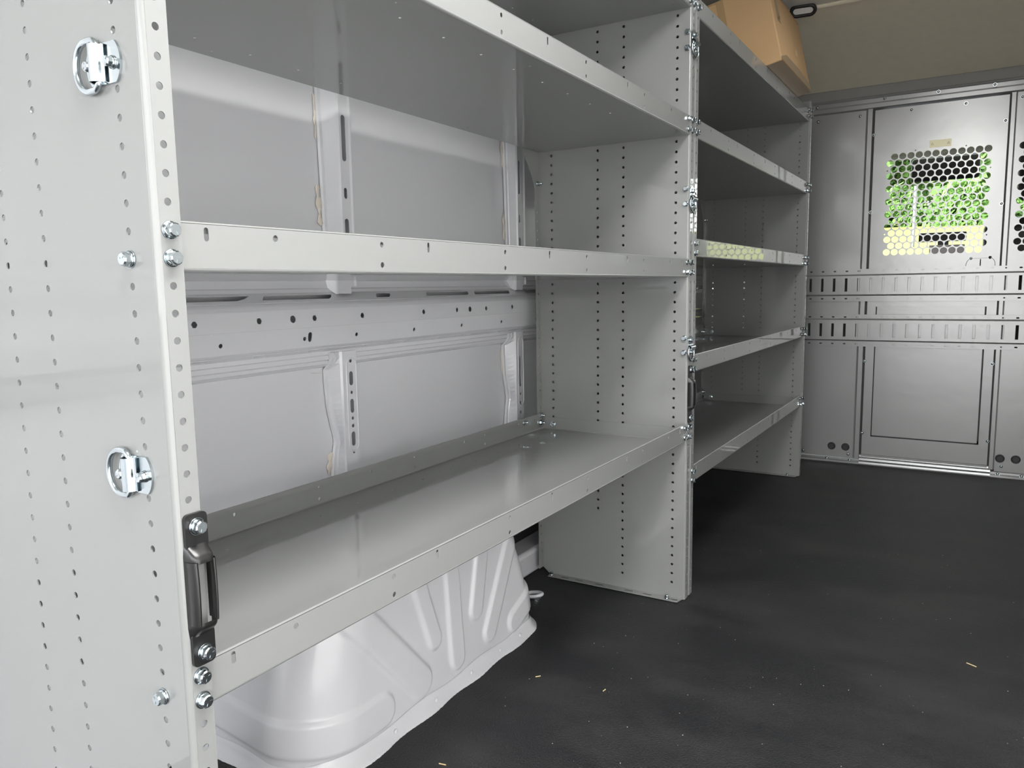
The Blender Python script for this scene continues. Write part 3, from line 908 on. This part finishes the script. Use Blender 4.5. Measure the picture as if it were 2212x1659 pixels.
# ------------------------------------------------------------------ cardboard box on the top shelf
bx = empty('cardboard_box', (0.046, 2.29, 1.5845))
bx.rotation_euler = (0, math.radians(-12.0), 0)
tag(bx, 'brown taped cardboard box tipped against the lip of the highest shelf', 'box')
BW, BL, BH = 0.205, 0.515, 0.262
b = BM(); box(b, (-BW, 0, 0), (0, BL, BH), 0.004)
make('carton', b, M_CARD, bx)
b = BM()
plate(b, [(0.0, 0.012), (0.10, 0.040), (0.30, 0.043), (BL - 0.004, 0.030), (BL - 0.004, 0.002), (0.0, 0.002)], [], 0.0008, (0.0009, 0, 0), (0, 1, 0), (0, 0, 1))
plate(b, rect(0.0, 0.0, BL - 0.004, 0.05), [], 0.0008, (-0.05, 0, -0.0009), (0, 1, 0), (1, 0, 0))
make('tape_strip', b, M_TAPE, bx)
b = BM(); plate(b, rect(0, 0.15, 0.05, BH), [], 0.0008, (0.0009, 0.06, 0), (0, 1, 0), (0, 0, 1))
make('tape_strip', b, M_TAPE, bx)
b = BM(); plate(b, rect(-BW + 0.03, 0, -BW + 0.055, BH), [], 0.0008, (0, -0.0009, 0), (1, 0, 0), (0, 0, 1))
make('tape_strip', b, M_TAPE, bx)
b = BM(); plate(b, [(0.30, 0.09), (0.325, 0.083), (0.34, 0.10), (0.33, 0.115), (0.312, 0.112)], [], 0.0012, (0.0012, 0, 0), (0, 1, 0), (0, 0, 1))
make('torn_patch', b, mat('torn_cardboard', (0.62, 0.47, 0.27), 0.9), bx)
b = BM(); box(b, (-BW - 0.001, 0.002, BH), (0.001, BL / 2 - 0.001, BH + 0.003)); box(b, (-BW - 0.001, BL / 2 + 0.001, BH), (0.001, BL - 0.002, BH + 0.003))
make('flap', b, M_CARD, bx)

# ------------------------------------------------------------------ steel partition behind the cab
part = empty('cargo_partition', (0, YB, 0))
tag(part, 'grey steel cab partition with a perforated window panel at the end of the aisle', 'partition')
def bplate(b, out, holes, th, dy): plate(b, out, holes, th, (0, dy, 0), (1, 0, 0), (0, 0, 1))
# left panel
b = BM(); bplate(b, rect(-0.66, 0.022, 0.166, 1.622), [rect(-0.64, 0.770, 0.160, 0.908), rect(-0.64, 0.562, 0.160, 0.698)], 0.002, 0.0)
sweep(b, [V(0.166, -0.001, 0.022), V(0.172, -0.003, 0.022), V(0.175, -0.008, 0.022), V(0.193, -0.008, 0.022), V(0.1945, -0.006, 0.022), V(0.1945, 0.02, 0.022)], (0, 0, 1.60), False)
lp = make('side_panel', b, M_PART, part)
# dark channel behind the door gaps
b = BM(); box(b, (0.19, 0.016, 0.02), (0.235, 0.020, 1.63)); box(b, (0.676, 0.016, 0.02), (0.735, 0.020, 1.63))
box(b, (0.236, 0.0145, 0.10), (0.250, 0.0165, 0.75)); box(b, (0.660, 0.0145, 0.10), (0.676, 0.0165, 0.75)); box(b, (0.236, 0.0145, 0.12), (0.68, 0.0165, 0.145))
make('backing_channel', b, M_DASH, part)
# door panel: perforated upper, recessed lower
hl = []
RH = 0.0142
for r_ in range(16):
    z = 1.4045 - 0.02798 * r_
    x0 = 0.2895 if r_ % 2 == 0 else 0.2728
    for i in range(12):
        hl.append(circ(x0 + 0.03235 * i, z, RH, 20))
hl += [circ(0.3715, 1.424, 0.003, 8), circ(0.5635, 1.424, 0.003, 8), circ(0.2625, 1.345, 0.003, 8), circ(0.2625, 1.065, 0.003, 8), circ(0.657, 1.325, 0.003, 8), circ(0.657, 1.045, 0.003, 8)]
def ribbon(pts, wd):
    L, R_ = [], []
    for i, p in enumerate(pts):
        a = pts[max(0, i - 1)]; c = pts[min(len(pts) - 1, i + 1)]
        t = Vector((c[0] - a[0], c[1] - a[1])).normalized(); n = Vector((-t.y, t.x)) * wd / 2
        L.append((p[0] + n.x, p[1] + n.y)); R_.append((p[0] - n.x, p[1] - n.y))
    return L + R_[::-1]
hl += [circ(0.605, 0.947, 0.0062), circ(0.675, 0.949, 0.0062), rect(0.6385, 0.914, 0.6425, 0.9435),
       ribbon([(0.587, 0.914), (0.588, 0.925), (0.592, 0.936), (0.598, 0.943)], 0.0018), ribbon([(0.682, 0.946), (0.689, 0.939), (0.694, 0.928), (0.695, 0.914)], 0.0018),
       ribbon([(0.6125, 0.9463), (0.64, 0.947), (0.6675, 0.9478)], 0.0012)]
b = BM(); bplate(b, rect(0.2035, 0.905, 0.7105, 1.615), hl, 0.0018, 0.0)
bplate(b, rect(0.2035, 0.047, 0.7105, 0.905), [rect(0.240, 0.133, 0.674, 0.74)], 0.0018, 0.0)
bplate(b, rect(0.2445, 0.1385, 0.6675, 0.745), [], 0.0018, 0.004)
for x0_, z0_, vx, vz in ((0.240, 0.133, 0, 0.607), (0.674, 0.133, 0, 0.607), (0.240, 0.133, 0.434, 0)):
    sweep(b, [V(x0_, 0, z0_), V(x0_, 0.014, z0_)], (vx, 0, vz), False)
for x0_, z0_, vx, vz in ((0.2445, 0.1385, 0, 0.60), (0.6675, 0.1385, 0, 0.60), (0.2445, 0.1385, 0.423, 0)):
    sweep(b, [V(x0_, 0.004, z0_), V(x0_, 0.014, z0_)], (vx, 0, vz), False)
for x in (0.2035, 0.7105): sweep(b, [V(x, -0.0009, 0.047), V(x, 0.014, 0.047)], (0, 0, 1.568), False)
sweep(b, [V(0.2035, -0.0009, 0.047), V(0.2035, -0.006, 0.044), V(0.2035, -0.006, 0.036), V(0.2035, 0.01, 0.036)], (0.507, 0, 0), False)
make('door_panel', b, M_PART, part)
# right panel with post and perforation
hl = []
for r_ in range(16):
    z = 1.4045 - 0.02798 * r_
    x0 = 0.7685 if r_ % 2 == 0 else 0.7847
    for i in range(10):
        hl.append(circ(x0 + 0.03235 * i, z, RH, 16))
b = BM(); bplate(b, rect(0.738, 0.022, 1.22, 1.622), hl + [rect(0.742, 0.770, 1.20, 0.908), rect(0.742, 0.562, 1.20, 0.698)], 0.002, 0.0)
sweep(b, [V(0.7165, 0.02, 0.03), V(0.7165, -0.006, 0.03), V(0.718, -0.008, 0.03), V(0.732, -0.008, 0.03), V(0.735, -0.003, 0.03), V(0.738, -0.001, 0.03)], (0, 0, 1.59), False)
make('side_panel', b, M_PART, part)
# header
b = BM()
hp = [(0.012, 1.615), (-0.008, 1.6225), (-0.012, 1.626), (-0.012, 1.643), (-0.006, 1.650), (-0.006, 1.666), (-0.010, 1.6705), (-0.012, 1.6745), (-0.008, 1.678), (0.012, 1.684), (0.020, 1.735)]
sweep(b, [V(-0.66, y, z) for y, z in hp], (1.88, 0, 0), False)
make('header_rail', b, M_PART, part)
# sill
b = BM()
sp_ = [(0.012, 0.043), (-0.004, 0.041), (-0.006, 0.033), (-0.002, 0.030), (-0.010, 0.027), (-0.012, 0.018), (-0.005, 0.015), (-0.018, 0.012), (-0.020, 0.004), (-0.024, 0.0)]
sweep(b, [V(0.196, y, z) for y, z in sp_], (0.528, 0, 0), False)
sp2 = [(0.004, 0.020), (-0.002, 0.019), (-0.003, 0.017), (0.006, 0.016), (0.006, 0.010), (-0.020, 0.008), (-0.024, 0.002), (-0.024, 0.0)]
sweep(b, [V(-0.66, y, z) for y, z in sp2], (0.856, 0, 0), False); sweep(b, [V(0.724, y, z) for y, z in sp2], (0.496, 0, 0), False)
make('sill_rail', b, M_PART, part)
for x, z, dy in ((-0.042, 1.656, -0.007), (0.240, 1.660, -0.007), (0.449, 1.660, -0.007), (0.655, 1.660, -0.007), (0.86, 1.66, -0.007), (-0.037, 1.594, -0.001), (0.142, 1.597, -0.001), (0.348, 1.599, -0.001), (0.554, 1.599, -0.001), (0.755, 1.598, -0.001), (0.2025, 1.508, -0.002), (0.7005, 1.511, -0.002), (0.2015, 1.167, -0.002), (0.704, 1.172, -0.002), (0.2025, 0.487, -0.002), (0.707, 0.493, -0.002), (0.204, 0.147, -0.002), (0.707, 0.153, -0.002), (-0.057, 0.038, -0.001), (0.147, 0.039, -0.001), (0.764, 0.046, -0.001), (0.053, 0.012, -0.004), (0.154, 0.012, -0.004), (0.752, 0.012, -0.004), (0.84, 0.012, -0.004)):
    put(ME_SCREW, 'screw', part, V(x, dy, z), (0, -1, 0))
for x, z in ((0.072, 0.073), (0.134, 0.073), (0.757, 0.081), (0.815, 0.082)):
    b = BM(); M = facing((x, -0.001, z), (0, -1, 0))
    rg = [M @ V(0.0150 * math.cos(2 * math.pi * i / 24), 0.0150 * math.sin(2 * math.pi * i / 24), 0.001) for i in range(24)]
    tube(b, rg, 0.0032, 8, closed=True)
    prism(b, circ(0, 0, 0.014, 24), 0.0, 0.0012, M)
    make('hole_plug', b, M_RUB, part)
stk = empty('warning_sticker', (0.466, YB - 0.0012, 1.4445)); stk.rotation_euler = (0, 0, 0)
tag(stk, 'small pale yellow sticker above the perforated window of the partition', 'sticker')
b = BM(); plate(b, rect(-0.0415, -0.0155, 0.0415, 0.0155), [], 0.0006, (0, 0, 0), (1, 0, 0), (0, 0, 1)); make('sticker_sheet', b, M_STICK, stk)
for x in (-0.031, 0.031):
    b = BM(); plate(b, [(x - 0.006, -0.005), (x + 0.006, -0.005), (x, 0.006)], [[(x - 0.0035, -0.0035), (x, 0.0025), (x + 0.0035, -0.0035)]], 0.0004, (0, -0.0005, 0), (1, 0, 0), (0, 0, 1)); make('printed_triangle', b, M_MARK, stk)

# ------------------------------------------------------------------ cargo tracks
def track(z0, z1, zl, zu, zs, zsm, name_label):
    t = empty('cargo_track', (0, YB, 0))
    tag(t, name_label, 'cargo track', 'slotted cargo tracks on the partition')
    b = BM(); X0, X1 = -0.56, 1.19
    n0 = int((X0 + 0.044) / 0.0520); n1 = int((X1 + 0.044) / 0.0520)
    xs = [-0.044 + 0.0520 * i for i in range(n0, n1)]
    plate(b, rect(X0, zu + 0.004, X1, z1), [slot(x, zsm[0], 0.012, 0.0062) for x in xs], 0.002, (0, -0.010, 0), (1, 0, 0), (0, 0, 1))
    plate(b, rect(X0, z0, X1, zl - 0.004), [slot(x, zsm[1], 0.012, 0.0062) for x in xs], 0.002, (0, -0.010, 0), (1, 0, 0), (0, 0, 1))
    plate(b, rect(X0, zl + 0.003, X1, zu - 0.003), [rect(x - 0.0068, zs - 0.031, x + 0.0068, zs + 0.031) for x in xs], 0.002, (0, -0.022, 0), (1, 0, 0), (0, 0, 1))
    sweep(b, [V(X0, -0.011, zu + 0.004), V(X0, -0.0135, zu + 0.0005), V(X0, -0.0205, zu - 0.0005), V(X0, -0.023, zu - 0.003)], (X1 - X0, 0, 0))
    sweep(b, [V(X0, -0.011, zl - 0.004), V(X0, -0.0135, zl - 0.0005), V(X0, -0.0205, zl + 0.0005), V(X0, -0.023, zl + 0.003)], (X1 - X0, 0, 0))
    for zz in (z0, z1): sweep(b, [V(X0, -0.011, zz), V(X0, -0.009, zz)], (X1 - X0, 0, 0), False)
    # folded edges inside each slot
    for x in xs:
        box(b, (x - 0.0068, -0.022, zs - 0.031), (x - 0.0058, -0.010, zs + 0.031)); box(b, (x + 0.0058, -0.022, zs - 0.031), (x + 0.0068, -0.010, zs + 0.031))
        box(b, (x - 0.0068, -0.022, zs + 0.030), (x + 0.0068, -0.010, zs + 0.031))
    make('slotted_rail', b, M_PART, t)
track(0.7645, 0.9125, 0.7935, 0.8845, 0.8410, (0.9035, 0.777), 'upper of two slotted steel cargo tracks across the grey partition, just under the window')
track(0.5560, 0.7040, 0.5840, 0.6815, 0.6320, (0.692, 0.567), 'lower of two slotted steel cargo tracks across the grey partition, above the recessed panel')

# ------------------------------------------------------------------ ceiling grip bezel
g = empty('ceiling_clip', (0.012, 2.785, 1.886))
tag(g, 'black oval clip with a pale centre on the edge of the tan headliner', 'clip')
M = facing((0, 0, 0), (0.1, -0.75, -0.65)) 
b = BM(); tube(b, [M @ V(p[0], p[1], 0.004) for p in slot(0, 0, 0.085, 0.036, 8)], 0.007, 8, closed=True); make('bezel', b, M_DASH, g)
b = BM(); prism(b, slot(0, 0, 0.080, 0.032, 8), -0.006, 0.005, M); make('pad', b, M_ROOF, g)

# ------------------------------------------------------------------ debris on the mat
for i, (x, y, L_, a) in enumerate(((0.668, 1.475, 0.011, -0.5), (-0.147, 0.595, 0.007, 0.2), (-0.15, 0.955, 0.006, 0.9), (0.001, 0.973, 0.005, 1.4))):
    b = BM(); box(b, (-L_, -0.0011, 0), (L_, 0.0011, 0.0016)); M = Matrix.Rotation(a, 4, 'Z')
    for v in b.verts:
        v.co = M @ Vector((v.co.x, v.co.y * (1 - 0.5 * abs(v.co.x) / L_), v.co.z))
    o = make('wood_splinter', b, M_CHIP); o.location = (x, y, 0.0003)
    tag(o, ('pale wood splinter lying alone on the black floor toward the right', 'tiny pale wood chip on the black floor nearest the bottom edge of the photo', 'tiny pale wood chip on the floor beside the wheel arch flange', 'tiny pale wood chip on the floor in the middle of the aisle mouth')[i], 'wood chip', 'wood chips on the floor')
b = BM(); rnd = random.Random(11)
for i in range(260):
    y = 0.25 + rnd.random() ** 1.6 * 2.0; x = -0.18 + rnd.random() * 1.2
    s = rnd.uniform(0.0005, 0.0013)
    bmesh.ops.create_icosphere(b, subdivisions=1, radius=s, matrix=Matrix.Translation((x, y, s * 0.6)) @ Matrix.Diagonal((1, 1.3, 0.7, 1)))
o = make('floor_grit', b, M_DUST); o['kind'] = 'stuff'; tag(o, 'pale grit and dust specks scattered over the black floor mat', 'grit')

# ------------------------------------------------------------------ cab and outdoors seen through the perforations
b = BM(); box(b, (-0.60, 3.60, -0.35), (XR, 5.0, -0.30)); struct(make('floor_cab', b, M_DASH))
b = BM(); grid(b, lambda u, v: V(-0.60 + 1.8 * u, 5.15 - 0.62 * v, 0.95 + 0.72 * v + 0.02 * math.sin(math.pi * u)), 12, 8)
struct(make('window_1', b, M_GLASS))
b = BM(); box(b, (-0.58, 4.24, 1.512), (XR - 0.02, 4.40, 1.66), 0.02); struct(make('trim_2', b, M_CAB))
b = BM(); box(b, (-0.56, 4.55, 0.40), (XR - 0.04, 5.10, 0.985), 0.05)
tag(make('dashboard', b, M_DASH), 'black dashboard glimpsed through the lowest holes of the perforated window', 'dashboard')
mr = empty('rear_view_mirror', (0.45, 4.5, 1.47)); tag(mr, 'wide black mirror seen through the upper holes of the perforated window', 'mirror')
b = BM(); box(b, (-0.165, -0.02, -0.068), (0.165, 0.02, 0.058), 0.018); make('mirror_housing', b, M_DASH, mr)
b = BM(); cyl(b, (0, 0.015, 0.02), (0, 0.10, 0.16), 0.012, 10); make('mirror_stem', b, M_DASH, mr)
b = BM(); box(b, (0.315, 4.86, 1.085), (0.565, 4.885, 1.140), 0.008)
o = tag(make('tablet_holder', b, M_DASH), 'flat black holder standing on the dashboard behind the perforated window', 'tablet holder')
b = BM(); box(b, (0.42, 4.80, 0.986), (0.475, 4.84, 1.087), 0.004); make('holder_stand', b, M_DASH, o)
b = BM(); box(b, (0.38, 4.74, 0.987), (0.56, 4.755, 1.06)); 
tag(make('paper_card', b, M_PAPER), 'pale pink paper card propped on the dashboard below the black holder', 'paper')
st = empty('passenger_seat', (0.88, 3.78, -0.30)); tag(st, 'black seat behind the right-hand perforated panel of the partition', 'seat')
b = BM(); box(b, (-0.235, -0.06, 0.75), (0.24, 0.06, 1.435), 0.05); make('seat_back', b, M_DASH, st)
b = BM(); box(b, (-0.115, -0.05, 1.50), (0.16, 0.05, 1.80), 0.045); make('headrest', b, M_DASH, st)
for x in (-0.05, 0.09):
    b = BM(); cyl(b, (x, 0, 1.41), (x, 0, 1.53), 0.007, 10); make('headrest_post', b, M_ZINC, st)
b = BM(); box(b, (-0.25, 0.05, 0.55), (0.25, 0.55, 0.75), 0.06); make('seat_cushion', b, M_DASH, st)
b = BM(); box(b, (-0.20, 0.02, 0.0), (0.20, 0.45, 0.56), 0.02); make('seat_base', b, M_DASH, st)

b = BM(); grid(b, lambda u, v: V(-60 + 120 * u, -60 + 66 * v, -0.75), 4, 4, False); struct(make('ground', b, M_GRND))
def hill(u, v):
    x = -40 + 80 * u; y = 6 + 44 * v
    z = -0.75 + 5.1 * (v ** 0.9) + 0.15 * noise.noise(Vector((x * 0.15, y * 0.15, 0)))
    return V(x, y, z)
b = BM(); grid(b, hill, 40, 40); o = struct(make('ground_field', b, M_FIELD))

def tree(x, y, z, h, rad, seed, label):
    t = empty('tree', (x, y, z)); tag(t, label, 'tree', 'green trees beyond the field')
    b = BM(); cyl(b, (0, 0, -0.2), (0, 0, h * 0.5), 0.16, 8, 0.09); make('trunk', b, M_BARK, t)
    b = BM(); rnd = random.Random(seed)
    for i in range(1500):
        a = rnd.uniform(0, 2 * math.pi); c = rnd.uniform(-1, 1); s = math.sqrt(1 - c * c); rr = rad * rnd.uniform(0.55, 1.0) * (0.8 + 0.3 * noise.noise(Vector((a, c * 2, seed))))
        p = V(rr * s * math.cos(a), rr * s * math.sin(a), h * 0.5 + rr * c * h * 0.56 / rad)
        q = 0.32
        n1 = Vector((rnd.uniform(-1, 1), rnd.uniform(-1, 1), rnd.uniform(-1, 1))).normalized(); n2 = n1.orthogonal().normalized(); n3 = n1.cross(n2)
        b.faces.new([b.verts.new(p + n2 * q * k1 + n3 * q * k2) for k1, k2 in ((-1, -0.5), (0, -0.8), (1, 0), (0, 0.8))])
    make('foliage', b, M_LEAF, t, recalc=False)
TL = ('round green tree at the left end of the row beyond the field', 'tall green tree second from the left beyond the field', 'middle green tree beyond the field, seen through the perforated window', 'broad green tree right of the middle one beyond the field', 'green tree at the right end of the row beyond the field')
for i, (x, h) in enumerate(((-4.4, 6.5), (-1.9, 7.2), (0.7, 6.4), (3.2, 7.4), (5.6, 6.2))):
    tree(x - 1.2, 44 + (i % 2) * 5.5, 3.9, h, 1.85, 20 + i, TL[i])
b = BM(); cyl(b, (0, 0, -1), (0, 0, 2.2), 0.05, 10); o = make('utility_pole', b, M_POLE); o.location = (-1.25, 28, 1.7)
tag(o, 'thin pale pole standing in the field in front of the trees', 'pole')

HL = ('low green hedge bush at the left end in front of the trees', 'low green hedge bush second from the left in front of the trees', 'low green hedge bush in the middle in front of the trees', 'low green hedge bush second from the right in front of the trees', 'low green hedge bush at the right end in front of the trees')
for i in range(5):
    b = BM(); rnd = random.Random(60 + i)
    for k in range(1100):
        a = rnd.uniform(0, 2 * math.pi); e = rnd.uniform(0, 1); q = 0.20
        p = V(1.55 * math.cos(a) * math.sqrt(1 - e * e) * rnd.uniform(0.7, 1), 0.6 * math.sin(a), 2.3 * e * rnd.uniform(0.8, 1.0))
        n1 = Vector((rnd.uniform(-1, 1), rnd.uniform(-1, 1), rnd.uniform(-1, 1))).normalized(); n2 = n1.orthogonal().normalized(); n3 = n1.cross(n2)
        b.faces.new([b.verts.new(p + n2 * q * k1 + n3 * q * k2) for k1, k2 in ((-1, -0.5), (0, -0.8), (1, 0), (0, 0.8))])
    o = make('hedge_bush', b, M_LEAF, recalc=False); o.location = (-5.6 + 2.75 * i, 40.0 + 2.0 * (i % 2), 3.05 + 0.15 * (i % 2))
    tag(o, HL[i], 'bush', 'hedge in front of the trees')
